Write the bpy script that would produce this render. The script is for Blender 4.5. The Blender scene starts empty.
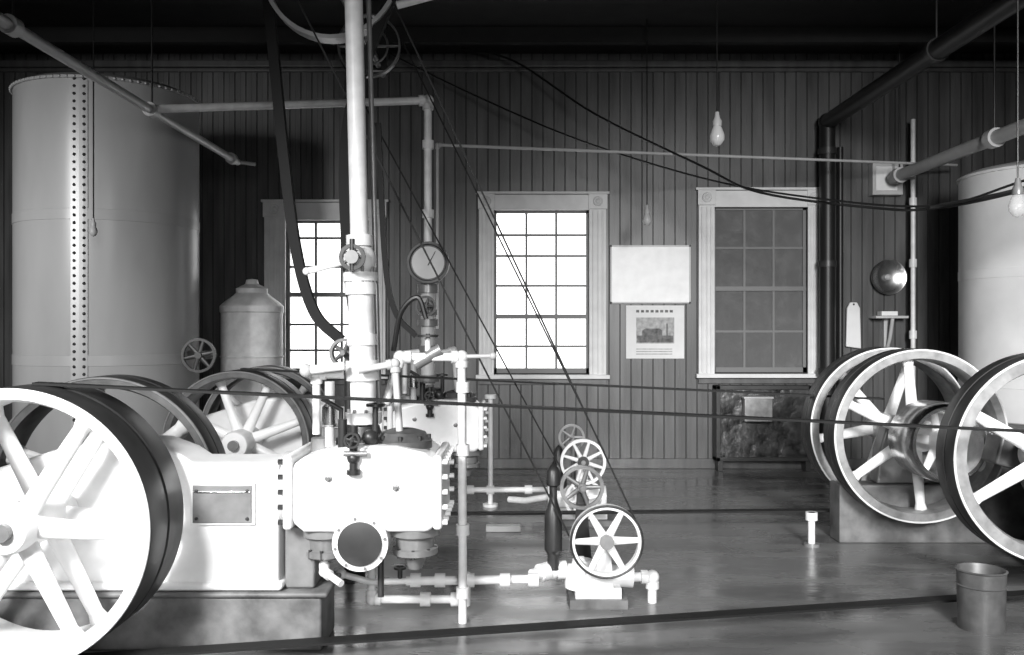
import bpy, bmesh, math, random
from mathutils import Vector, Matrix
random.seed(4)
S = bpy.context.scene

# ------------------------------------------------------------------ materials
def mat(name, col, rough=0.5, metal=0.0, var=0.0, scale=6.0, bump=0.0, spec=0.5, stretch=(1,1,1), rvar=0.0):
    m = bpy.data.materials.new(name); m.use_nodes = True
    nt = m.node_tree; b = nt.nodes['Principled BSDF']
    b.inputs['Base Color'].default_value = (col, col, col, 1)
    b.inputs['Roughness'].default_value = rough
    b.inputs['Metallic'].default_value = metal
    b.inputs['Specular IOR Level'].default_value = spec
    if var > 0 or bump > 0:
        tc = nt.nodes.new('ShaderNodeTexCoord'); mp = nt.nodes.new('ShaderNodeMapping')
        mp.inputs['Scale'].default_value = stretch
        n = nt.nodes.new('ShaderNodeTexNoise'); n.inputs['Scale'].default_value = scale
        n.inputs['Detail'].default_value = 6
        nt.links.new(tc.outputs['Object'], mp.inputs['Vector'])
        nt.links.new(mp.outputs['Vector'], n.inputs['Vector'])
        r = nt.nodes.new('ShaderNodeValToRGB')
        lo, hi = max(col*(1-var), 0), min(col*(1+var), 1)
        r.color_ramp.elements[0].position = 0.3; r.color_ramp.elements[1].position = 0.7
        r.color_ramp.elements[0].color = (lo, lo, lo, 1); r.color_ramp.elements[1].color = (hi, hi, hi, 1)
        nt.links.new(n.outputs['Fac'], r.inputs['Fac'])
        nt.links.new(r.outputs['Color'], b.inputs['Base Color'])
        if bump > 0:
            bp = nt.nodes.new('ShaderNodeBump'); bp.inputs['Strength'].default_value = bump
            bp.inputs['Distance'].default_value = 0.02
            nt.links.new(n.outputs['Fac'], bp.inputs['Height'])
            nt.links.new(bp.outputs['Normal'], b.inputs['Normal'])
        if rvar > 0:
            mr = nt.nodes.new('ShaderNodeMapRange')
            mr.inputs['From Min'].default_value = 0.35; mr.inputs['From Max'].default_value = 0.65
            mr.inputs['To Min'].default_value = max(rough-rvar, 0.02); mr.inputs['To Max'].default_value = rough+rvar
            nt.links.new(n.outputs['Fac'], mr.inputs['Value']); nt.links.new(mr.outputs['Result'], b.inputs['Roughness'])
    return m

WHITE = mat('white_enamel', 0.82, 0.35, var=0.07, scale=9)
WHITE2 = mat('white_pipe_paint', 0.76, 0.4, var=0.12, scale=14)
LIGHTG = mat('light_grey_paint', 0.48, 0.4, var=0.1)
GREY = mat('grey_steel', 0.22, 0.35, 0.3, var=0.2, scale=12)
STEEL = mat('bright_steel', 0.6, 0.25, 1.0, var=0.15, scale=20)
RIMG = mat('worn_rim_steel', 0.28, 0.4, 0.2, var=0.3, scale=15)
RIMD = mat('dark_rim_paint', 0.09, 0.45, 0.2, var=0.3, scale=15)
DARK = mat('dark_iron', 0.035, 0.4, 0.2, var=0.3)
BLACK = mat('black_iron', 0.012, 0.45)
BELT = mat('leather_belt', 0.014, 0.6, spec=0.2)
TANKG = mat('tank_grey_paint', 0.36, 0.30, var=0.12, scale=2.5, stretch=(1,1,0.3))
TANKW = mat('tank_white_paint', 0.72, 0.4, var=0.08, scale=3)
BOARD = mat('painted_beadboard', 0.088, 0.38, var=0.35, scale=3, stretch=(3,1,0.4))
BACKING = mat('board_gap', 0.012, 0.8)
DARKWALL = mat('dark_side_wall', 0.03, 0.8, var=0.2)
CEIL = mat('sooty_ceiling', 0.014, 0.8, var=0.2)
CASING = mat('window_casing_paint', 0.66, 0.45, var=0.1)
SASH = mat('sash_paint', 0.16, 0.5)
CONC = mat('oily_concrete', 0.13, 0.55, var=0.5, scale=8, bump=0.3)
PAPER = mat('paper', 0.78, 0.9, var=0.04)
PRINT = mat('printed_ink', 0.16, 0.9, var=0.5, scale=25)
PRINT2 = mat('printed_ink_pale', 0.42, 0.9, var=0.3, scale=25)
EMB = mat('mottled_sheet_metal', 0.06, 0.3, 0.3, var=0.95, scale=9, bump=0.8)
OPAL = mat('opal_glass', 0.55, 0.2)
FLOOR = mat('polished_floor', 0.125, 0.25, var=0.4, scale=2.2, bump=0.25, stretch=(0.6,2.0,1), spec=1.0, rvar=0.12)

def glassmat(name, fac, col, mott=0.0, rough=0.15, spec=0.5):
    m = bpy.data.materials.new(name); m.use_nodes = True; nt = m.node_tree
    nt.nodes.remove(nt.nodes['Principled BSDF'])
    out = nt.nodes['Material Output']
    tr = nt.nodes.new('ShaderNodeBsdfTransparent'); df = nt.nodes.new('ShaderNodeBsdfPrincipled')
    df.inputs['Base Color'].default_value = (col, col, col, 1); df.inputs['Roughness'].default_value = rough
    df.inputs['Specular IOR Level'].default_value = spec
    mx = nt.nodes.new('ShaderNodeMixShader'); mx.inputs[0].default_value = fac
    if mott:
        tc = nt.nodes.new('ShaderNodeTexCoord'); n = nt.nodes.new('ShaderNodeTexNoise')
        n.inputs['Scale'].default_value = 5; n.inputs['Detail'].default_value = 10; n.inputs['Roughness'].default_value = 0.72
        mr = nt.nodes.new('ShaderNodeMapRange'); mr.inputs['From Min'].default_value = 0.36; mr.inputs['From Max'].default_value = 0.66
        mr.inputs['To Min'].default_value = fac; mr.inputs['To Max'].default_value = fac-mott
        nt.links.new(tc.outputs['Object'], n.inputs['Vector']); nt.links.new(n.outputs['Fac'], mr.inputs['Value'])
        nt.links.new(mr.outputs['Result'], mx.inputs[0])
    nt.links.new(tr.outputs[0], mx.inputs[1]); nt.links.new(df.outputs[0], mx.inputs[2])
    nt.links.new(mx.outputs[0], out.inputs['Surface'])
    return m
GLASS = glassmat('clear_pane', 0.08, 0.6)
GLASSD = glassmat('grimy_pane', 0.985, 0.12, 0.13, 0.6, 0.1)
BULB = glassmat('clear_bulb', 0.35, 0.6)

# ------------------------------------------------------------------ mesh builder
def catmull(pts, n=8):
    pts = [Vector(p) for p in pts]; out = []
    P = [pts[0]*2-pts[1]] + pts + [pts[-1]*2-pts[-2]]
    for i in range(1, len(P)-2):
        for k in range(n):
            t = k/n; a, b, c, d = P[i-1], P[i], P[i+1], P[i+2]
            out.append(0.5*((2*b)+(c-a)*t+(2*a-5*b+4*c-d)*t*t+(3*b-a-3*c+d)*t**3))
    out.append(pts[-1]); return out

class B:
    def __init__(s, name): s.name = name; s.bm = bmesh.new(); s.mats = []
    def mi(s, m):
        if m not in s.mats: s.mats.append(m)
        return s.mats.index(m)
    def face(s, vs, m):
        try:
            f = s.bm.faces.new(vs); f.material_index = s.mi(m); f.smooth = True
        except ValueError: pass
    def basis(s, d):
        d = Vector(d).normalized()
        u = d.orthogonal().normalized()
        for c in (Vector((0,0,1)), Vector((1,0,0))):
            if abs(d.dot(c)) < 0.9:
                u = (c - d*d.dot(c)).normalized(); break
        return d, u, d.cross(u)
    def lathe(s, o, d, prof, m, seg=32, closed=False):
        o = Vector(o); d, u, v = s.basis(d); rings = []
        for r, t in prof:
            if r < 1e-6: rings.append([s.bm.verts.new(o+d*t)])
            else: rings.append([s.bm.verts.new(o+d*t+(u*math.cos(a)+v*math.sin(a))*r) for a in [2*math.pi*i/seg for i in range(seg)]])
        n = len(rings)
        for k in range(n if closed else n-1):
            a, b = rings[k], rings[(k+1) % n]; mm = m[k] if isinstance(m, list) else m
            for i in range(seg):
                j = (i+1) % seg
                if len(a) == 1 and len(b) == 1: continue
                if len(a) == 1: s.face([a[0], b[i], b[j]], mm)
                elif len(b) == 1: s.face([a[i], a[j], b[0]], mm)
                else: s.face([a[i], a[j], b[j], b[i]], mm)
    def cyl(s, p1, p2, r, m, seg=20, r2=None):
        p1 = Vector(p1); p2 = Vector(p2); L = (p2-p1).length; r2 = r if r2 is None else r2
        s.lathe(p1, p2-p1, [(0,0),(r,0),(r2,L),(0,L)], m, seg)
    def sph(s, c, r, m, seg=16, sz=1.0, d=(0,0,1)):
        s.lathe(c, d, [(r*math.sin(math.pi*i/10), -r*sz*math.cos(math.pi*i/10)) for i in range(11)], m, seg)
    def box(s, x0, x1, y0, y1, z0, z1, m):
        s.prism([(x0,z0),(x1,z0),(x1,z1),(x0,z1)], y0, y1, m)
    def prism(s, pts, y0, y1, m):
        a = [s.bm.verts.new((x, y0, z)) for x, z in pts]; b = [s.bm.verts.new((x, y1, z)) for x, z in pts]
        n = len(pts); s.face(a, m); s.face(b[::-1], m)
        for i in range(n): j = (i+1) % n; s.face([a[j], a[i], b[i], b[j]], m)
    def loft(s, p1, p2, a1, b1, a2, b2, m, ref=(0,1,0), seg=12):
        p1 = Vector(p1); p2 = Vector(p2); d = (p2-p1).normalized(); r = Vector(ref); w = d.cross(r).normalized()
        R = []
        for p, a, b in ((p1,a1,b1),(p2,a2,b2)):
            R.append([s.bm.verts.new(p+w*a*math.cos(t)+r*b*math.sin(t)) for t in [2*math.pi*i/seg for i in range(seg)]])
        for i in range(seg): j = (i+1) % seg; s.face([R[0][i],R[0][j],R[1][j],R[1][i]], m)
        s.face(R[0][::-1], m); s.face(R[1], m)
    def tube(s, pts, r, m, seg=12, smooth=False, fit=None):
        raw = [Vector(p) for p in pts]
        P = catmull(raw) if smooth else raw
        T = []
        for i in range(len(P)):
            a = (P[i]-P[i-1]).normalized() if i > 0 else None
            b = (P[i+1]-P[i]).normalized() if i < len(P)-1 else None
            T.append((a, b))
        d, u, v = s.basis(T[0][1]); rings = []; pd = d
        for i, p in enumerate(P):
            a, b = T[i]; t = ((a or b)+(b or a)).normalized()
            inc = a or b
            rot = pd.rotation_difference(inc); u = rot @ u; v = rot @ v; pd = inc
            ring = []
            for k in range(seg):
                an = 2*math.pi*k/seg; q = u*math.cos(an)*r+v*math.sin(an)*r
                den = inc.dot(t)
                q2 = q - inc*(q.dot(t)/den if abs(den) > 0.2 else 0)
                ring.append(s.bm.verts.new(p+q2))
            rings.append(ring)
        for a, b in zip(rings, rings[1:]):
            for i in range(seg): j = (i+1) % seg; s.face([a[i],a[j],b[j],b[i]], m)
        s.face(rings[0][::-1], m); s.face(rings[-1], m)
        if fit:
            for i in range(1, len(raw)-1):
                s.sph(raw[i], r*1.5, m)
                for q in (raw[i-1], raw[i+1]):
                    dd = (q-raw[i]).normalized(); s.cyl(raw[i]+dd*r*1.0, raw[i]+dd*r*2.4, r*1.45, m)
    def ribbon(s, pts, w, t, m, side=(0,1,0), smooth=False):
        P = catmull(pts) if smooth else [Vector(p) for p in pts]
        sd = Vector(side).normalized(); R = []
        for i, p in enumerate(P):
            tg = (P[min(i+1,len(P)-1)]-P[max(i-1,0)]).normalized(); n = tg.cross(sd).normalized(); s2 = n.cross(tg).normalized()
            R.append([s.bm.verts.new(p+s2*a*w/2+n*b*t/2) for a, b in ((-1,-1),(1,-1),(1,1),(-1,1))])
        for a, b in zip(R, R[1:]):
            for i in range(4): j = (i+1) % 4; s.face([a[i],a[j],b[j],b[i]], m)
        s.face(R[0][::-1], m); s.face(R[-1], m)
    def torus(s, c, d, R, r, m, seg=32, ms=8):
        s.lathe(c, d, [(R+r*math.cos(2*math.pi*i/ms), r*math.sin(2*math.pi*i/ms)) for i in range(ms)], m, seg, closed=True)
    def wheel(s, c, R, m, n=6, rim=0.012, depth=0.03, ph=0.3, hub=None, sp=0.02, d=(0,1,0), hubm=None):
        c = Vector(c); dd, u, v = s.basis(d); hub = hub or R*0.2
        s.lathe(c-dd*depth/2, dd, [(R,0),(R,depth),(R-rim*1.6,depth),(R-rim*1.6,0)], m, 48, closed=True)
        s.cyl(c-dd*depth*0.9, c+dd*depth*0.9, hub, hubm or m)
        for i in range(n):
            a = ph+2*math.pi*i/n; e = u*math.cos(a)+v*math.sin(a)
            s.loft(c+e*hub*0.7, c+e*(R-rim), sp, depth*0.3, sp*0.6, depth*0.25, m, ref=dd)
    def finish(s, parent=None, bevel=0, sharp=35):
        bmesh.ops.recalc_face_normals(s.bm, faces=s.bm.faces)
        cs = [v.co for v in s.bm.verts]
        lo = Vector([min(c[i] for c in cs) for i in range(3)]); hi = Vector([max(c[i] for c in cs) for i in range(3)])
        o = (lo+hi)/2; o.z = lo.z
        bmesh.ops.translate(s.bm, verts=s.bm.verts, vec=-o)
        me = bpy.data.meshes.new(s.name); s.bm.to_mesh(me); s.bm.free()
        for m in s.mats: me.materials.append(m)
        me.set_sharp_from_angle(angle=math.radians(sharp))
        ob = bpy.data.objects.new(s.name, me); S.collection.objects.link(ob); ob.location = o
        if parent: ob.parent = parent; ob.matrix_parent_inverse = parent.matrix_world.inverted()
        if bevel:
            md = ob.modifiers.new('bevel', 'BEVEL'); md.width = bevel; md.segments = 4; md.limit_method = 'ANGLE'; md.angle_limit = math.radians(40)
        return ob

def empty(name, loc):
    e = bpy.data.objects.new(name, None); e.location = loc; e.empty_display_size = 0.2
    S.collection.objects.link(e); bpy.context.view_layer.update(); return e

# ------------------------------------------------------------------ room shell
XL, XR, YB, YF, ZC = -5.3, 5.6, 9.0, -3.0, 4.15
b = B('floor'); b.box(XL-0.15, XR+0.15, YF-.15, YB+0.2, -0.1, 0, FLOOR); b.finish()
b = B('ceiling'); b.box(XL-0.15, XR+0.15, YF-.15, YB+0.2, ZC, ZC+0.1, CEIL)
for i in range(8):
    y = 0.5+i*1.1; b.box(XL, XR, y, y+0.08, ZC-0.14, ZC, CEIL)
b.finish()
b = B('wall_left'); b.box(XL-0.15, XL, YF, YB, 0, ZC, DARKWALL); b.finish()
b = B('wall_front'); b.box(XL-.15, XR+.15, YF-.15, YF, 0, ZC, DARKWALL); b.finish()
b = B('wall_right'); b.box(XR, XR+0.15, YF, YB, 0, ZC, DARKWALL)
b.finish()

OPEN = [(-2.27,-1.42,0.95,2.50), (-0.19,0.78,0.95,2.60), (2.01,2.96,0.96,2.63)]
b = B('wall_back')
xs = [XL-0.15]
for o in OPEN: xs += [o[0], o[1]]
xs.append(XR+0.15)
for i in range(0, len(xs), 2): b.box(xs[i], xs[i+1], YB+0.012, YB+0.2, 0, ZC, BACKING)
for o in OPEN:
    b.box(o[0], o[1], YB+0.012, YB+0.2, 0, o[2], BACKING); b.box(o[0], o[1], YB+0.012, YB+0.2, o[3], ZC, BACKING)
x = XL
while x < XR:
    x0, x1 = x+0.005, x+0.105
    segs = [(0, ZC)]
    for o in OPEN:
        if x1 > o[0]-0.02 and x0 < o[1]+0.02: segs = [(0, o[2]-0.03), (o[3]+0.03, ZC)]
    for z0, z1 in segs:
        b.prism([(x0,z0),(x1,z0),(x1,z1),(x0,z1)], YB, YB+0.014, BOARD)
        b.box(x0+0.046, x0+0.050, YB-0.003, YB+0.001, z0, z1, BOARD)
    x += 0.11
b.finish()
b = B('baseboard_back'); b.box(XL, XR, YB-0.025, YB-0.002, 0, 0.1, BOARD); b.finish(bevel=0.006)
b = B('trim_1'); b.box(XL, XR, YB-0.06, YB-0.002, 4.0, 4.07, BOARD); b.box(XL, XR, YB-0.03, YB-0.002, 3.96, 4.0, BOARD); b.finish(bevel=0.01)

def window(i, o, cas, topz, bars, meet, glass, cw=0.15):
    x0, x1, z0, z1 = o; c0, c1 = cas
    e = empty('window_%d' % i, ((x0+x1)/2, YB, z0))
    b = B('casing')
    for a, c in ((c0, x0+0.01), (x1-0.01, c1)):
        b.box(a, c, YB-0.035, YB-0.003, z0-0.05, topz-cw, CASING)
        w = c-a
        for f in (0.22, 0.5, 0.78): b.box(a+w*f-0.008, a+w*f+0.008, YB-0.045, YB-0.034, z0, topz-cw-0.02, CASING)
        b.box(a-0.01, c+0.01, YB-0.05, YB-0.003, topz-cw, topz, CASING)
        b.lathe(((a+c)/2, YB-0.05, topz-cw/2), (0,-1,0), [(0.05,0),(0.045,0.012),(0.03,0.004),(0.018,0.014),(0,0.016)], CASING, 24)
    b.box(x0+0.01, x1-0.01, YB-0.035, YB-0.003, z1-0.02, topz-0.005, CASING)
    b.box(c0-0.03, c1+0.03, YB-0.05, YB-0.003, topz, topz+0.025, CASING)
    b.box(c0-0.03, c1+0.03, YB-0.09, YB-0.003, z0-0.05, z0-0.01, CASING)
    b.box(c0, c1, YB-0.03, YB-0.003, z0-0.11, z0-0.05, BOARD)
    b.finish(e, 0.004)
    b = B('sash')
    ya, yb = YB+0.05, YB+0.09
    b.box(x0, x0+0.035, ya, yb, z0, z1, SASH); b.box(x1-0.035, x1, ya, yb, z0, z1, SASH)
    b.box(x0, x1, ya, yb, z0, z0+0.05, SASH); b.box(x0, x1, ya, yb, z1-0.04, z1, SASH)
    b.box(x0, x1, ya-0.01, yb, meet-0.022, meet+0.022, SASH)
    for z in bars: b.box(x0, x1, ya+0.005, yb-0.005, z-0.011, z+0.011, SASH)
    for k in (1, 2):
        x = x0+0.035+(x1-x0-0.07)*k/3; b.box(x-0.011, x+0.011, ya+0.006, yb-0.004, z0, z1, SASH)
    b.finish(e)
    b = B('panes'); b.box(x0+0.01, x1-0.01, YB+0.068, YB+0.072, z0, z1, glass); b.finish(e)
window(1, OPEN[0], (-2.47,-1.26), 2.66, [2.31,2.02,1.44,1.18], 1.74, GLASS)
window(2, OPEN[1], (-0.33,0.94), 2.74, [2.34,2.13,1.83,1.22], 1.52, GLASS)
window(3, OPEN[2], (1.86,3.06), 2.78, [2.21,1.37], 1.80, GLASSD)

# ------------------------------------------------------------------ things on back wall
b = B('notice_board'); b.box(0.98,1.78,YB-0.03,YB-0.005,1.65,2.23, WHITE)
for q in ((0.98,1.78,1.65,1.665),(0.98,1.78,2.215,2.23),(0.98,0.995,1.65,2.23),(1.765,1.78,1.65,2.23)): b.box(q[0],q[1],YB-0.036,YB-0.029,q[2],q[3], LIGHTG)
b.finish()
b = B('wall_calendar'); b.box(1.14,1.72,YB-0.012,YB-0.006,1.10,1.63, PAPER)
b.box(1.24,1.62,YB-0.014,YB-0.011,1.25,1.51, PRINT2); b.box(1.25,1.61,YB-0.016,YB-0.013,1.26,1.33, PRINT)
b.prism([(1.30,1.33),(1.50,1.33),(1.50,1.38),(1.47,1.40),(1.33,1.40),(1.30,1.38)], YB-0.0165,YB-0.013, PRINT)
b.box(1.54,1.555,YB-0.0165,YB-0.013,1.33,1.45, PRINT)
for k in range(8): b.box(1.24+k*0.048,1.27+k*0.048,YB-0.014,YB-0.011,1.56,1.585, PRINT)
for k in range(3): b.box(1.24,1.6,YB-0.014,YB-0.011,1.14+k*0.025,1.15+k*0.025, PRINT2)
b.finish()
b = B('low_metal_cabinet'); b.box(2.02,2.92,YB-0.18,YB-0.036,0.12,0.82, EMB)
for q in ((2.0,2.94,.10,.14),(2.0,2.94,.80,.84),(2.0,2.04,.1,.84),(2.9,2.94,.1,.84)): b.box(q[0],q[1],YB-0.195,YB-0.036,q[2],q[3], DARK)
for x in (2.02,2.88): b.box(x,x+.05,YB-.18,YB-.05,0,.10,DARK)
b.finish(bevel=0.004)
b = B('wall_box'); b.box(2.25,2.52,YB-0.30,YB-0.20,0.5,0.72, RIMG); b.box(2.24,2.53,YB-0.31,YB-0.198,0.72,0.74, LIGHTG); b.finish(bevel=0.006)
b = B('black_downpipe')
PX, PY = 3.08, 8.79
b.tube([(PX,PY,0.0),(PX,PY,3.42),(PX,3.0,3.42)], 0.075, BLACK, 20)
b.sph((PX,PY,3.42),0.085,BLACK)
for z in (0.95,2.0,3.1): b.cyl((PX,PY,z),(PX,PY,z+0.06),0.088,DARK)
for y in (4.5,6.5): b.cyl((PX,y,3.42),(PX,y+0.06,3.42),0.088,DARK); b.cyl((PX,y+.03,3.49),(PX,y+.03,ZC),0.008,DARK)
b.tube([(3.26,8.94,0),(3.26,8.94,3.2)],0.03,BLACK)
b.finish()
b = B('switch_box'); b.box(3.56,3.86,YB-0.12,YB-0.005,2.72,3.04, LIGHTG); b.box(3.59,3.80,YB-0.13,YB-0.119,2.76,3.0, WHITE); b.cyl((3.83,YB-.14,2.88),(3.83,YB-.12,2.88),.014,DARK); b.finish(bevel=0.008)
b = B('wall_reflector_lamp')
b.lathe((3.74,YB-0.01,1.91),(0,-1,0),[(0,0.02),(0.03,0.02),(0.08,0.028),(0.14,0.045),(0.165,0.06),(0.175,0.062),(0.172,0.05),(0.12,0.02),(0,0.005)],STEEL,40)
b.sph((3.74,YB-0.05,1.91),0.03,LIGHTG)
b.finish()
b = B('wall_bracket_shelf'); b.box(3.56,3.88,YB-0.2,YB-0.005,1.5,1.525, LIGHTG); b.prism([(3.70,1.5),(3.76,1.5),(3.76,1.2),(3.70,1.2)],YB-0.05,YB-0.005,LIGHTG)
b.tube([(3.73,YB-0.06,1.22),(3.73,YB-0.12,1.32),(3.73,YB-0.18,1.5)],0.018,LIGHTG,smooth=True); b.box(3.64,3.80,YB-0.14,YB-0.03,1.527,1.57,WHITE); b.finish(bevel=0.004)
b = B('hanging_towel'); b.prism([(3.32,1.22),(3.47,1.2),(3.46,1.6),(3.43,1.66),(3.36,1.66),(3.33,1.6)],YB-0.06,YB-0.03,PAPER); b.cyl((3.395,YB-0.005,1.64),(3.395,YB-0.07,1.64),.01,DARK); b.finish(bevel=0.012)
b = B('white_riser_pipe'); b.cyl((3.93,8.82,0),(3.93,8.82,3.45),0.022,WHITE2)
for z in (1.3,2.0,2.6,): b.cyl((3.93,8.82,z),(3.93,8.82,z+0.08),0.036,WHITE2)
b.finish()
b = B('overhead_water_pipe'); b.tube([(3.72,8.8,2.87),(3.72,2.8,2.87)],0.055,LIGHTG,18)
for y in (8.6,6.9,5.2): b.cyl((3.72,y,2.87),(3.72,y+0.09,2.87),0.075,LIGHTG); b.tube([(3.72,y+.04,2.94),(3.72,y+.04,ZC)],0.008,DARK)
b.tube([(3.72,8.7,2.87),(3.89,8.7,2.87)],0.03,LIGHTG)
b.finish()

# ------------------------------------------------------------------ tanks
def tank(name, x, y, R, H, m, seam=None):
    e = empty(name, (x, y, 0)); b = B('shell')
    b.lathe((x,y,0),(0,0,1),[(0,0.02),(R*0.98,0.02),(R,0.06),(R,H-0.02),(R+0.015,H-0.02),(R+0.015,H),(R*0.9,H+0.04),(R*0.5,H+0.10),(0,H+0.12)],m,72)
    for z in (H*0.36, H*0.69): b.lathe((x,y,0),(0,0,1),[(R+0.001,z-0.04),(R+0.004,z-0.038),(R+0.004,z+0.038),(R+0.001,z+0.04)],m,72)
    b.finish(e)
    if seam is not None:
        b = B('riveted_seam')
        A = math.radians(seam)
        def pt(a, r, z): return Vector((x+r*math.sin(a), y-r*math.cos(a), z))
        da = 0.045/R
        for i in range(4):
            a0 = A-da*1.3+2.6*da*i/4; a1 = A-da*1.3+2.6*da*(i+1)/4
            v = [b.bm.verts.new(pt(a,R+0.006,z)) for a,z in ((a0,0.06),(a1,0.06),(a1,H-0.03),(a0,H-0.03))]; b.face(v, m)
        n = int(H/0.055)
        for k in range(n):
            z = 0.08+k*0.055
            for q in (-1, 1):
                p = pt(A+q*da*0.75, R+0.006, z); b.sph(p, 0.012, DARK, 8)
        m2 = 40
        for k in range(m2*2):
            a = math.pi*k/m2; b.sph(pt(a,R+0.014,H-0.01),0.012,m,6)
        b.finish(e)
    return e
tank('riveted_storage_tank', -3.22, 7.2, 0.68, 3.24, TANKG, seam=7)
tank('white_storage_tank', 4.50, 7.5, 0.70, 2.68, TANKW)
b = B('tank_drain_valve')
b.cyl((-2.545,7.1,1.2),(-2.36,6.95,1.2),0.03,DARK); b.cyl((-2.36,7.05,1.2),(-2.36,6.8,1.2),0.035,DARK)
b.wheel((-2.36,6.78,1.2),0.13,DARK,6,depth=0.025)
b.finish()
b = B('hot_water_tank')
b.lathe((-2.34,8.1,0),(0,0,1),[(0,0),(0.22,0),(0.22,0.5),(0.27,0.52),(0.27,1.54),(0.28,1.55),(0.28,1.60),(0.25,1.63),(0.16,1.70),(0.14,1.72),(0.14,1.76),(0.06,1.80),(0.05,1.84),(0,1.85)],WHITE2,48)
for z in (0.75,1.15): b.torus((-2.34,8.1,z),(0,0,1),0.272,0.008,WHITE2,48)
b.finish()

# ------------------------------------------------------------------ flywheels
def flywheel(x, y0, y1, z, R, n=6, ph=0.0, double=True, shaft=(0.1,0.1), face=WHITE, spoke=WHITE, t=0.045, name='flywheel', edge=WHITE, k=1.0):
    w = y1-y0; b = B(name)
    prof = [(R-0.006,0),(R,0.01),(R,w*0.46),(R-0.006,w*0.48),(R-0.006,w*0.52),(R,w*0.54),(R,w-0.01),(R-0.006,w),(R-t,w),(R-t-0.012,w-0.03),(R-t-0.012,0.03),(R-t,0)]
    ms = [DARK]*7+[face]*5
    b.lathe((x,y0,z),(0,1,0),prof,ms[:11]+[face],96,closed=True)
    b.torus((x,y0,z),(0,1,0),R-0.008,0.006,edge,96,6)
    b.lathe((x,y0-0.03,z),(0,1,0),[(0.035,0),(0.085,0),(0.095,0.015),(0.095,w+0.045),(0.085,w+0.06),(0.035,w+0.06)],spoke,32)
    b.cyl((x,y0-shaft[0],z),(x,y1+shaft[1],z),0.036,GREY)
    for yy in ([y0+0.07, y1-0.07] if double else [y0+w/2]):
        for i in range(n):
            a = ph+2*math.pi*i/n; ex, ez = math.cos(a), math.sin(a)
            b.loft((x+ex*0.07,yy,z+ez*0.07),(x+ex*(R-t-0.005),yy,z+ez*(R-t-0.005)),0.048*k,0.03,0.032*k,0.024,spoke)
            b.loft((x+ex*(R-t-0.06),yy,z+ez*(R-t-0.06)),(x+ex*(R-t),yy,z+ez*(R-t)),0.032*k,0.024,0.05*k,0.04,spoke)
    return b.finish()

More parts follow.
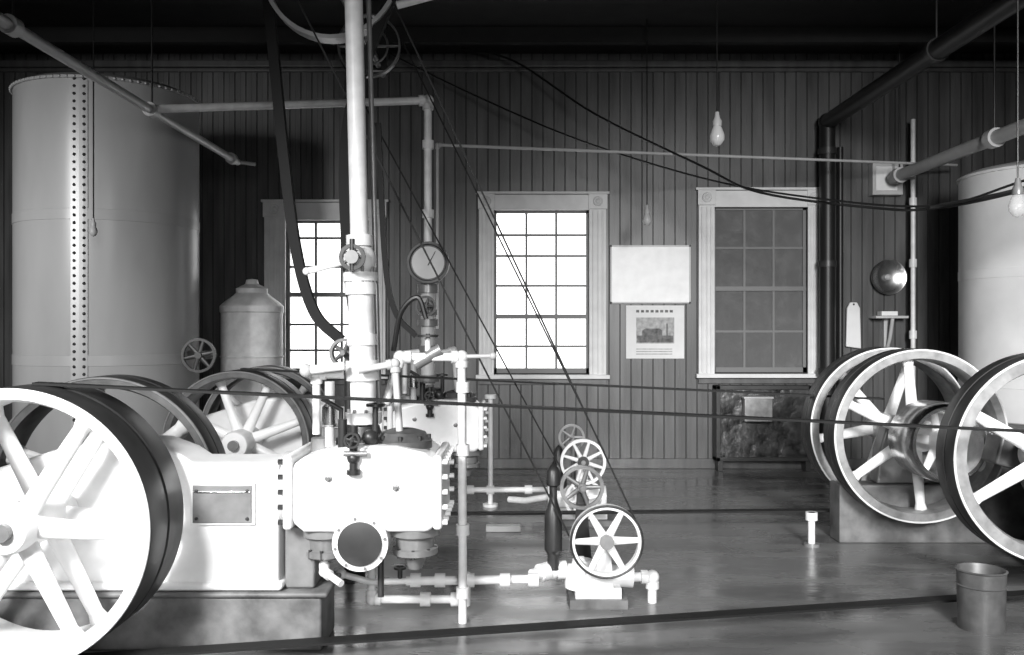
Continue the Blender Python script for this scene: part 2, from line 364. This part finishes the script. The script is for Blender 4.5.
# ------------------------------------------------------------------ engines
def engine(dx, dy, R):
    X = lambda v: v+dx
    Y = lambda v: v+dy
    e = empty('steam_engine', (X(-1.3), Y(4.07), 0))
    b = B('frame')
    b.prism([(X(-2.3),.262),(X(-1.02),.262),(X(-1.02),.82),(X(-1.40),.82),(X(-1.46),.86),(X(-1.58),.905),(X(-1.75),.915),(X(-1.95),.89),(X(-2.3),.78)],Y(3.93),Y(4.22),WHITE)
    b.prism([(X(-2.3),.262),(X(-1.0),.262),(X(-1.0),.30),(X(-2.3),.30)],Y(3.91),Y(4.24),WHITE)
    b.finish(e, 0.025)
    b = B('inspection_plate'); b.box(X(-1.40),X(-1.12),Y(3.915),Y(3.935),.55,.735,WHITE); b.box(X(-1.388),X(-1.132),Y(3.908),Y(3.92),.56,.725,GREY)
    b.box(X(-1.385),X(-1.135),Y(3.904),Y(3.91),.69,.70,STEEL)
    for xx in (-1.37,-1.15):
        for zz in (.58,.70): b.cyl((X(xx),Y(3.90),zz),(X(xx),Y(3.912),zz),.008,DARK,8)
    b.finish(e, 0.003)
    b = B('cylinder_block')
    b.prism([(X(-.955),.57),(X(-.90),.525),(X(-.36),.525),(X(-.325),.56),(X(-.325),.83),(X(-.38),.87),(X(-.50),.895),(X(-.64),.90),(X(-.78),.885),(X(-.90),.85),(X(-.955),.81)],Y(3.875),Y(4.34),WHITE)
    b.finish(e, 0.05)
    b = B('cylinder_heads')
    b.lathe((X(-1.03),Y(4.08),.68),(1,0,0),[(0,0),(.17,0),(.17,.06),(0,.06)],LIGHTG,32)
    for xx0,xx1 in ((-.985,-.945),(-.340,-.30)):
        b.prism([(X(xx0),.54),(X(xx1),.54),(X(xx1),.86),(X(xx0),.86)],Y(3.855),Y(4.35),WHITE)
    b.finish(e, 0.016)
    b = B('head_bolts')
    for zz in [.57+.065*i for i in range(5)]:
        b.cyl((X(-1.008),Y(3.88),zz),(X(-.985),Y(3.88),zz),.012,DARK,6)
        b.cyl((X(-.30),Y(3.88),zz),(X(-.278),Y(3.88),zz),.012,WHITE,6); b.cyl((X(-.30),Y(4.32),zz),(X(-.278),Y(4.32),zz),.012,WHITE,6)
    for yy in (3.97,4.07,4.17,4.25):
        for zz in (.57,.83): b.cyl((X(-.30),Y(yy),zz),(X(-.278),Y(yy),zz),.012,WHITE,6)
    for xx,zz in ((-.79,.76),(-.50,.72)): b.lathe((X(xx),Y(3.88),zz),(0,-1,0),[(.016,0),(.015,.012),(.008,.014),(.008,.02),(0,.02)],GREY,12)
    b.finish(e)
    b = B('lower_valve_chest')
    b.cyl((X(-.65),Y(3.87),.49),(X(-.65),Y(4.28),.49),.115,WHITE,36)
    b.lathe((X(-.65),Y(3.875),.485),(0,-1,0),[(.12,0),(.12,.025),(.10,.03),(.095,.03)],WHITE,36)
    b.lathe((X(-.65),Y(3.845),.485),(0,-1,0),[(.095,-.005),(.095,.008),(.06,.014),(0,.016)],DARK,36)
    for k in range(8):
        a = k*math.pi/4+.2; b.cyl((X(-.65)+.108*math.cos(a),Y(3.84),.485+.108*math.sin(a)),(X(-.65)+.108*math.cos(a),Y(3.86),.485+.108*math.sin(a)),.007,GREY,6)
    b.lathe((X(-.83),Y(4.0),.53),(0,0,-1),[(.10,0),(.10,.04),(.075,.05),(.07,.10),(.085,.105),(.085,.13),(.04,.15),(0,.16)],GREY,28)
    b.lathe((X(-.43),Y(4.0),.53),(0,0,-1),[(.11,0),(.11,.035),(.085,.05),(.085,.09),(.10,.095),(.10,.12),(.05,.14),(.03,.19),(0,.19)],GREY,28)
    for cx,rr,zz in ((-.83,.078,.415),(-.43,.09,.42)):
        for k in range(8):
            a = k*math.pi/4; b.cyl((X(cx)+rr*math.cos(a),Y(4.0)+rr*math.sin(a),zz-.02),(X(cx)+rr*math.cos(a),Y(4.0)+rr*math.sin(a),zz+.02),.008,DARK,6)
    b.cyl((X(-.58),Y(3.98),.40),(X(-.58),Y(3.98),.22),.014,DARK)
    b.tube([(X(-.83),Y(3.98),.40),(X(-.83),Y(3.98),.33),(X(-.74),Y(3.9),.30)],.016,WHITE2,fit=1)
    b.finish(e)
    b = B('top_covers')
    b.lathe((X(-.49),Y(4.06),.87),(0,0,1),[(.13,0),(.13,.035),(.115,.045),(.10,.07),(.05,.085),(0,.088)],RIMD,32)
    b.lathe((X(-.68),Y(4.1),.88),(0,0,1),[(.12,0),(.12,.03),(.09,.04),(.075,.085),(.0,.085)],DARK,32)
    b.lathe((X(-.86),Y(4.08),.83),(0,0,1),[(.05,0),(.05,.08),(.02,.09),(.02,.13),(0,.13)],GREY,20)
    for k in range(8):
        a = k*math.pi/4; b.cyl((X(-.49)+.115*math.cos(a),Y(4.06)+.115*math.sin(a),.90),(X(-.49)+.115*math.cos(a),Y(4.06)+.115*math.sin(a),.93),.01,DARK,6)
    b.cyl((X(-.68),Y(3.86),.80),(X(-.68),Y(3.86),.99),.018,DARK); b.sph((X(-.68),Y(3.86),.93),.032,DARK); b.sph((X(-.68),Y(3.86),.85),.028,DARK)
    b.cyl((X(-.72),Y(3.85),.87),(X(-.62),Y(3.85),.87),.012,GREY); b.cyl((X(-.68),Y(3.86),.80),(X(-.68),Y(3.86),.78),.03,DARK)
    b.wheel((X(-.68),Y(3.82),.93),.035,DARK,4,rim=.006,depth=.01,sp=.006)
    b.cyl((X(-.74),Y(3.93),.88),(X(-.74),Y(3.93),1.01),.02,DARK); b.sph((X(-.62),Y(3.93),.93),.035,DARK)
    b.finish(e)
    b = B('oil_piping')
    b.tube([(X(-.88),Y(4.05),.93),(X(-.88),Y(4.05),1.20),(X(-.76),Y(4.05),1.20)],.018,WHITE2,fit=1)
    b.tube([(X(-.81),Y(4.0),.88),(X(-.81),Y(4.0),1.17)],.022,LIGHTG)
    b.lathe((X(-.81),Y(4.0),.96),(0,0,1),[(.012,0),(.035,.02),(.035,.1),(.015,.12)],STEEL,20)
    b.tube([(X(-.91),Y(3.98),1.22),(X(-.74),Y(3.98),1.24)],.02,WHITE2); b.sph((X(-.91),Y(3.98),1.22),.03,LIGHTG)
    b.tube([(X(-.68),Y(3.98),1.22),(X(-.52),Y(4.0),1.25),(X(-.50),Y(4.0),.95)],.016,LIGHTG,fit=1)
    b.tube([(X(-.75),Y(3.95),.88),(X(-.75),Y(3.95),1.05),(X(-.83),Y(3.93),1.1)],.011,DARK)
    b.tube([(X(-.60),Y(3.95),.88),(X(-.60),Y(3.95),1.06)],.013,DARK); b.wheel((X(-.60),Y(3.95),1.07),.04,DARK,4,rim=.006,depth=.012,sp=.006,d=(0,0,1))
    b.finish(e)
    b = B('pedestal_foot'); b.box(X(-1.0),X(-.87),Y(3.96),Y(4.2),.262,.53,GREY); b.finish(e,0.01)
    b = B('foundation'); b.box(X(-2.8),X(-.83),Y(3.92),Y(4.22),0,.235,CONC); b.box(X(-2.8),X(-.80),Y(3.90),Y(4.235),.235,.26,CONC); b.finish(e,0.012)
    return e
engine(0,0,.556)
engine(0.1,2.5,.5)
flywheel(-1.96,3.50,3.86,.62,.556,6,ph=math.radians(57),shaft=(0.06,0.06),k=.92)
flywheel(-1.96,4.29,4.50,.62,.556,6,ph=math.radians(40),shaft=(0.04,0.08),face=RIMD,edge=GREY,spoke=LIGHTG)
flywheel(-1.86,6.05,6.36,.62,.50,8,ph=math.radians(20),shaft=(0.06,0.05),face=RIMD,edge=GREY,double=False,k=.8)
flywheel(-1.86,6.79,6.98,.62,.50,8,ph=math.radians(50),shaft=(0.04,0.08),face=RIMD,edge=GREY,spoke=LIGHTG,double=False,k=.8)
flywheel(2.57,5.65,5.85,.726,.55,6,ph=math.radians(35),double=False,shaft=(0.40,0.02),face=RIMG,t=.06,k=.85)
flywheel(2.57,6.10,6.30,.726,.55,6,ph=math.radians(10),double=False,shaft=(0.02,0.1),face=RIMG,t=.06,k=.85)
flywheel(2.80,4.60,4.80,.735,.545,6,ph=math.radians(30),double=False,shaft=(0.08,0.1),face=RIMG,t=.07,k=.85)
b = B('drive_pulley')
b.lathe((2.57,5.28,.726),(0,1,0),[(.22,0),(.235,.02),(.24,.16),(.235,.31),(.22,.33),(.20,.33),(.20,0)],STEEL,64,closed=True)
for i in range(5):
    a = i*2*math.pi/5+.5; b.loft((2.57+.05*math.cos(a),5.42,.726+.05*math.sin(a)),(2.57+.205*math.cos(a),5.42,.726+.205*math.sin(a)),.03,.02,.02,.015,WHITE)
b.lathe((2.57,5.27,.726),(0,1,0),[(.037,0),(.07,0),(.07,.34),(.037,.34)],WHITE,28)
b.finish()
e = empty('belt_driven_compressor', (3.2,6.0,0))
b = B('foundation'); b.box(2.14,3.7,5.88,6.07,0,.38,CONC); b.finish(e,0.01)
b = B('bearing_frame'); b.prism([(2.4,.382),(3.6,.382),(3.6,.75),(3.0,.80),(2.68,.82),(2.48,.80),(2.42,.6)],5.92,6.05,GREY); b.finish(e,0.015)
e = empty('belt_driven_compressor', (3.6,5.0,0))
b = B('foundation'); b.box(3.0,4.6,4.9,5.2,0,.30,CONC); b.finish(e,0.01)
b = B('bearing_frame'); b.prism([(3.0,.302),(4.4,.302),(4.4,.72),(3.4,.78),(2.95,.83),(2.70,.82),(2.66,.66),(2.85,.6)],4.95,5.12,RIMD); b.finish(e,0.015)

# ------------------------------------------------------------------ piping
b = B('steam_supply_pipe')
XP = lambda z: -.675-.024*(z-.97)
def vp(z0,z1,r,m=WHITE2,seg=28): b.cyl((XP(z0),4.1,z0),(XP(z1),4.1,z1),r,m,seg)
vp(1.68,ZC,.041); vp(.97,1.62,.058)
for z,r,h in ((.975,.083,.05),(1.17,.076,.09),(1.33,.068,.05),(1.56,.070,.06),(1.62,.078,.04),(1.78,.060,.05)): vp(z,z+h,r)
for k in range(8):
    a = k*math.pi/4+.3
    for z,r in ((.965,.07),(1.61,.066)): b.cyl((XP(z)+r*math.cos(a),4.1+r*math.sin(a),z+.005),(XP(z)+r*math.cos(a),4.1+r*math.sin(a),z+.075),.007,GREY,6)
xp = XP(1.72)
b.sph((xp,4.1,1.72),.075,WHITE2,24); b.cyl((xp,4.1,1.72),(xp,3.97,1.72),.035,GREY); b.wheel((xp-.01,3.96,1.72),.058,DARK,5,rim=.01,depth=.018,sp=.01)
b.cyl((xp-.01,3.98,1.72),(xp-.01,3.94,1.72),.03,GREY)
b.cyl((xp-.01,3.96,1.66),(xp-.01,3.96,1.80),.012,DARK)
b.loft((xp-.06,4.02,1.70),(xp-.22,4.0,1.66),.012,.010,.016,.012,WHITE2); b.sph((xp-.22,4.0,1.66),.018,WHITE2)
b.cyl((XP(1)+.062,4.17,1.0),(XP(ZC)+.055,4.17,ZC),.012,GREY)
b.finish()
b = B('pressure_gauge_piping')
b.tube([(-.59,4.2,1.05),(-.53,4.25,1.27),(-.24,4.3,1.27),(-.235,4.3,0.0)],.021,WHITE2,fit=1)
for z in (.12,.42,.8,1.1): b.cyl((-.235,4.3,z),(-.235,4.3,z+.05),.032,WHITE2)
b.cyl((-.30,4.3,1.27),(-.09,4.28,1.275),.010,LIGHTG); b.sph((-.09,4.28,1.275),.018,LIGHTG)
b.tube([(-.40,4.28,1.27),(-.40,4.28,1.36)],.014,WHITE2); b.wheel((-.40,4.28,1.37),.05,DARK,5,rim=.008,depth=.012,sp=.008,d=(0,0,1))
b.cyl((-.46,4.28,1.235),(-.34,4.28,1.305),.03,GREY)
b.tube([(-.56,4.25,1.30),(-.52,4.22,1.48),(-.44,4.2,1.55),(-.40,4.2,1.45)],.012,BLACK,8,smooth=True)
b.finish()
b = B('drain_piping')
b.tube([(-.69,4.42,.35),(-.69,4.42,.075),(-.235,4.42,.075)],.02,WHITE2,fit=1)
b.tube([(-.52,4.42,.165),(.10,4.45,.165)],.022,WHITE2)
for x in (-.50,-.38,-.235,-.06,.08): b.cyl((x,4.435,.165),(x+.05,4.435,.165),.034,WHITE2)
for x in (-.45,-.3): b.cyl((x,4.42,.075),(x+.05,4.42,.075),.034,WHITE2)
b.cyl((-.235,4.44,.04),(-.235,4.44,.2),.03,WHITE2)
b.tube([(-.83,4.38,.21),(-.69,4.40,.165),(-.52,4.42,.165)],.016,WHITE2); b.sph((-.83,4.38,.21),.026,WHITE2)
b.cyl((-.55,4.42,.16),(-.55,4.42,.23),.012,DARK); b.wheel((-.55,4.42,.23),.03,DARK,4,rim=.006,depth=.01,sp=.006,d=(0,0,1))
b.finish()
b = B('overhead_steam_main')
b.tube([(-2.44,2.6,2.88),(-2.44,8.0,2.88)],.03,LIGHTG,16)
for y in (4.35,6.05,7.8): b.cyl((-2.44,y,2.88),(-2.44,y+.07,2.88),.048,LIGHTG)
for y in (4.4,6.1): b.cyl((-2.44,y,2.9),(-2.44,y,ZC),.007,DARK)
b.tube([(-2.44,6.1,2.89),(-.607,6.5,3.05),(-.607,6.5,1.88)],.028,WHITE2,16,fit=1)
b.cyl((-2.44,8.0,2.88),(-2.28,8.0,2.86),.016,LIGHTG)
for z in (2.7,2.2,1.9): b.cyl((-.607,6.5,z),(-.607,6.5,z+.06),.042,WHITE2)
b.cyl((-.607,6.5,1.0),(-.607,6.5,1.72),.05,LIGHTG,24)
for z,r,h in ((1.02,.08,.05),(1.2,.07,.08),(1.42,.075,.05),(1.5,.07,.04),(1.66,.075,.06)): b.cyl((-.607,6.5,z),(-.607,6.5,z+h),r,GREY,24)
b.cyl((-.607,6.5,1.70),(-.607,6.5,1.9),.035,DARK)
b.cyl((-.607,6.5,1.56),(-.607,6.35,1.56),.03,DARK); b.wheel((-.607,6.34,1.56),.075,DARK,5,rim=.01,depth=.02,sp=.012)
b.finish()
b = B('steam_pressure_gauge')
b.lathe((-.595,6.42,1.87),(0,-1,0),[(0,-.02),(.145,-.02),(.15,0),(.15,.05),(.135,.055),(.125,.04),(0,.04)],DARK,40)
b.lathe((-.595,6.379,1.87),(0,-1,0),[(.115,0),(.115,.003),(0,.003)],LIGHTG,40)
b.torus((-.595,6.37,1.87),(0,1,0),.14,.010,GREY,40)
b.prism([(-.60,1.85),(-.59,1.85),(-.54,1.95),(-.545,1.95)],6.37,6.374,BLACK)
b.finish()
b = B('thin_air_line')
b.tube([(-.58,7.0,1.4),(-.58,7.0,2.83),(4.3,8.7,2.98)],.012,LIGHTG,8,fit=1)
b.finish()
b = B('rear_feed_piping')
b.tube([(-.17,7.1,0),(-.17,7.1,.85)],.02,WHITE2); b.cyl((-.17,7.1,.85),(-.17,7.1,.88),.045,WHITE2); b.cyl((-.17,7.1,0),(-.17,7.1,.02),.06,WHITE2)
b.tube([(-.40,7.1,.13),(.40,7.1,.13)],.022,WHITE2)
for x in (-.36,-.2,.1,.3): b.cyl((x,7.1,.13),(x+.06,7.1,.13),.036,WHITE2)
for x in (-.38,.38): b.cyl((x,7.1,0),(x,7.1,.13),.02,WHITE2)
b.finish()

# ------------------------------------------------------------------ small pumps
e = empty('belt_driven_pump', (.45,4.6,0))
b = B('pump_body')
b.box(.29,.58,4.50,4.78,0,.045,CONC); b.box(.32,.55,4.52,4.75,.046,.10,WHITE)
b.cyl((.36,4.62,.15),(.62,4.62,.13),.055,WHITE,24); b.lathe((.34,4.62,.16),(1,0,0),[(0,0),(.075,0),(.075,.03),(0,.03)],WHITE,24)
b.lathe((.36,4.62,.08),(0,0,1),[(.09,0),(.09,.06),(.06,.09),(.05,.14),(.0,.15)],WHITE,24)
b.tube([(.10,4.52,.165),(.20,4.6,.17),(.36,4.62,.17)],.032,WHITE,fit=1)
b.tube([(.60,4.62,.13),(.72,4.62,.13),(.72,4.62,.0)],.024,WHITE2,fit=1)
b.finish(e)
b = B('air_chamber')
b.lathe((.21,4.58,.18),(0,0,1),[(.03,0),(.03,.08),(.045,.10),(.045,.28),(.03,.32),(.02,.36),(.02,.42),(.035,.43),(.035,.50),(.0,.55)],DARK,24)
b.finish(e)
b = B('pulley'); b.wheel((.465,4.44,.357),.18,WHITE,6,rim=.014,depth=.045,ph=.5,sp=.022,hub=.035,hubm=GREY); b.torus((.465,4.415,.357),(0,1,0),.176,.006,DARK,40)
b.cyl((.465,4.40,.357),(.465,4.75,.357),.016,GREY)
b.prism([(.42,.10),(.51,.10),(.49,.37),(.44,.37)],4.53,4.57,WHITE); b.finish(e)
b = B('belt_wheel'); b.wheel((.38,4.9,.54),.12,GREY,5,rim=.012,depth=.03,sp=.015,hub=.025); b.cyl((.38,4.85,.54),(.38,4.98,.54),.014,GREY)
b.prism([(.33,0),(.45,0),(.40,.55),(.36,.55)],4.93,4.97,DARK); b.finish(e)

e = empty('belt_driven_pump', (.5,6.4,0))
b = B('pump_body')
b.box(.25,.75,6.38,6.68,0,.04,CONC); b.box(.30,.68,6.42,6.65,.041,.10,WHITE)
b.cyl((.28,6.55,.18),(.68,6.55,.18),.08,WHITE,24); b.lathe((.26,6.55,.18),(1,0,0),[(0,0),(.1,0),(.1,.03),(0,.03)],WHITE,24)
b.lathe((.34,6.55,.2),(0,0,1),[(.06,0),(.06,.1),(.04,.14),(.04,.3),(.02,.34),(.0,.36)],DARK,24)
b.tube([(.28,6.55,.18),(.1,6.6,.14),(-.02,6.7,.13)],.024,WHITE2)
b.prism([(.44,.1),(.56,.1),(.53,.49),(.47,.49)],6.42,6.46,WHITE)
b.finish(e)
b = B('pulley'); b.wheel((.497,6.30,.47),.16,WHITE,8,rim=.012,depth=.045,sp=.016,hub=.04,hubm=DARK); b.cyl((.497,6.25,.47),(.497,6.5,.47),.016,GREY); b.finish(e)
b = B('flywheel_small'); b.wheel((.51,6.34,.20),.14,WHITE,6,rim=.012,depth=.03,sp=.014,hub=.03,hubm=DARK); b.finish(e)
b = B('valve_wheel'); b.wheel((.45,6.8,.58),.10,GREY,5,rim=.01,depth=.02,sp=.012); b.cyl((.45,6.6,.58),(.45,6.82,.58),.012,GREY); b.cyl((.45,6.62,.1),(.45,6.62,.6),.018,GREY); b.finish(e)

# ------------------------------------------------------------------ overhead line shaft
e = empty('overhead_line_shaft', (-.95,5.4,3.38))
b = B('shaft'); b.cyl((-1.0,3.9,3.38),(-1.0,7.0,3.38),.028,DARK)
for y in (4.15,6.75):
    b.prism([(-1.06,3.34),(-.94,3.34),(-.96,4.14),(-1.04,4.14)],y,y+.05,DARK)
b.finish(e)
b = B('large_pulley'); b.wheel((-1.0,5.0,3.38),.38,LIGHTG,2,rim=.014,depth=.10,sp=.02,hub=.06,ph=math.pi/2,hubm=DARK); b.finish(e)
b = B('small_pulleys')
for y in (6.3,4.5): b.wheel((-1.0,y,3.38),.22,GREY,2,rim=.007,depth=.05,sp=.012,hub=.04,ph=math.pi/2)
b.torus((-1.0,6.3,3.38),(0,1,0),.13,.008,GREY,40)
b.finish(e)
b = B('diagonal_ceiling_pipe'); b.tube([(-.64,5.0,3.20),(.0,5.0,3.37),(1.0,5.0,3.65),(1.0,5.0,ZC)],.022,WHITE2,fit=1); b.finish()

def belt(name, strands, w, t=.008, side=(0,1,0), smooth=False):
    b = B(name)
    for s_ in strands: b.ribbon(s_, w, t, BELT, side, smooth)
    return b.finish()
belt('pump_drive_belt', [[(-1.2,4.5,3.3),(.29,4.5,.36)],[(-.81,4.5,3.5),(.63,4.5,.42)]], .03)
belt('pump_drive_belt', [[(-1.2,6.3,3.28),(.345,6.3,.42)],[(-.80,6.3,3.48),(.645,6.3,.54)]], .035, .010)
belt('governor_drive_belt', [[(-1.37,5.0,3.40),(-1.32,5.0,2.9),(-1.27,5.0,2.4),(-1.2,5.0,1.85),(-1.10,5.0,1.5),(-.95,5.0,1.34)],[(-.62,5.0,3.38),(-.90,5.0,2.6),(-.92,5.0,1.9),(-.86,5.0,1.35)]], .05, .055, smooth=True)
belt('governor_drive_belt', [[(-.78,5.25,2.6),(-.74,5.25,1.8),(-.68,5.25,1.5),(-.56,5.25,1.36)]], .04, .03, smooth=True)
b = B('governor_stand'); b.wheel((-.93,5.0,1.27),.08,GREY,5,rim=.01,depth=.06,sp=.014); b.cyl((-.93,4.93,1.27),(-.93,5.2,1.27),.014,GREY)
b.cyl((-.93,5.15,0),(-.93,5.15,1.3),.03,DARK); b.cyl((-.93,5.15,0),(-.93,5.15,.03),.09,DARK); b.finish()
belt('main_drive_belt', [[(-1.95,3.68,1.182),(2.45,4.3,.915),(4.2,4.55,.81)]], .07, .010)
belt('main_drive_belt', [[(-1.86,6.2,1.125),(2.55,6.2,.92)],[(-1.86,6.2,.115),(2.55,6.2,.155)]], .08, .012)
belt('floor_drive_belt', [[(-2.0,3.60,.07),(3.5,4.72,.07)]], .08, .010)

b = B('hanging_ropes')
b.tube([(-.5,8.8,4.14),(.03,8.6,3.95),(.75,8.1,3.33),(1.57,7.5,2.76),(1.93,7.0,2.46),(2.66,6.5,2.27),(2.85,6.0,2.21),(3.13,5.5,2.25),(3.6,5.0,2.4)],.010,BLACK,8,smooth=True)
b.tube([(-1.3,8.8,4.14),(-.4,8.6,3.65),(.6,8.1,3.1),(1.57,7.5,2.66),(2.2,6.8,2.4),(2.79,6.0,2.22),(3.1,5.4,2.3),(3.6,5.0,2.46)],.008,BLACK,8,smooth=True)
b.tube([(2.79,6.0,2.21),(3.2,5.6,2.28),(3.8,5.2,2.50)],.014,DARK,8,smooth=True)
b.finish()

# ------------------------------------------------------------------ lamps
def lamp(name, x, y, z, sc=1.0, glass=OPAL, cap=DARK):
    b = B(name)
    b.cyl((x,y,z+.12*sc),(x,y,ZC),.005,BLACK,8)
    b.lathe((x,y,z+.05*sc),(0,0,1),[(.03*sc,0),(.03*sc,.03*sc),(.02*sc,.05*sc),(.012*sc,.09*sc),(0,.09*sc)],cap,16)
    b.lathe((x,y,z+.06*sc),(0,0,-1),[(.022*sc,0),(.034*sc,.03*sc),(.048*sc,.07*sc),(.046*sc,.1*sc),(.025*sc,.13*sc),(0,.14*sc)],glass,20)
    b.finish()
lamp('pendant_lamp',1.367,6.0,2.70,1.05,OPAL,LIGHTG)
lamp('pendant_lamp',1.20,8.0,2.38,.85,LIGHTG,LIGHTG)
lamp('pendant_lamp',2.81,5.0,2.10,1.0,BULB,GREY)
lamp('pendant_lamp',-2.79,6.0,2.06,.55,LIGHTG,LIGHTG)

# ------------------------------------------------------------------ floor objects
b = B('metal_bucket')
b.lathe((2.2,4.22,0),(0,0,1),[(0,.005),(.095,.005),(.095,.0),(.1,.0),(.105,.2),(.11,.205),(.105,.21),(.108,.27),(.113,.275),(.105,.28),(.1,.27),(.09,.02),(0,.02)],RIMD,40)
b.finish()
b = B('floor_stub_pipe'); b.cyl((1.93,5.8,0),(1.93,5.8,.22),.022,WHITE2); b.cyl((1.93,5.8,.17),(1.93,5.8,.22),.038,WHITE2); b.cyl((1.93,5.8,0),(1.93,5.8,.02),.05,GREY); b.finish()
b = B('wood_block'); b.box(-.18,.06,6.2,6.28,0,.04,LIGHTG); b.finish(bevel=0.005)

# ------------------------------------------------------------------ light
w = bpy.data.worlds.new('World'); S.world = w; w.use_nodes = True
w.node_tree.nodes['Background'].inputs[0].default_value = (1,1,1,1)
w.node_tree.nodes['Background'].inputs[1].default_value = 2.8
def area(name, loc, tgt, size, e, spread=180):
    l = bpy.data.lights.new(name,'AREA'); l.shape='RECTANGLE'; l.size=size[0]; l.size_y=size[1]; l.energy=e; l.spread=math.radians(spread)
    o = bpy.data.objects.new(name,l); o.location=loc; o.rotation_euler=(Vector(tgt)-Vector(loc)).to_track_quat('-Z','Y').to_euler(); S.collection.objects.link(o)
area('fill_light', (-2.6,-.6,3.3), (-1.1,4.2,.1), (1.2,1.2), 80, 55)  # added unseen lamp to brighten the left engines; front wall has no window
area('fill_light', (1.9,-1.5,3.1), (3.3,8.2,.2), (1.0,1.4), 82, 48)  # added lamp, narrow spread brightens the right wall and white tank
area('fill_light', (-4.7,1.5,2.6), (-3.7,7.2,1.6), (.6,1.8), 26, 50)  # lamp added out of view to light the riveted tank
area('fill_light', (.8,-2.0,2.2), (.7,6.5,0.2), (1.2,1.2), 34, 60)  # extra lamp added behind the camera to lift the middle pumps and floor

cam = bpy.data.cameras.new('camera'); cam.sensor_width = 36; cam.lens = 36*900/1024
co = bpy.data.objects.new('camera', cam); co.location = (0,0,1.41); co.rotation_euler = (math.pi/2,0,0)
S.collection.objects.link(co); S.camera = co
S.view_settings.view_transform = 'Standard'
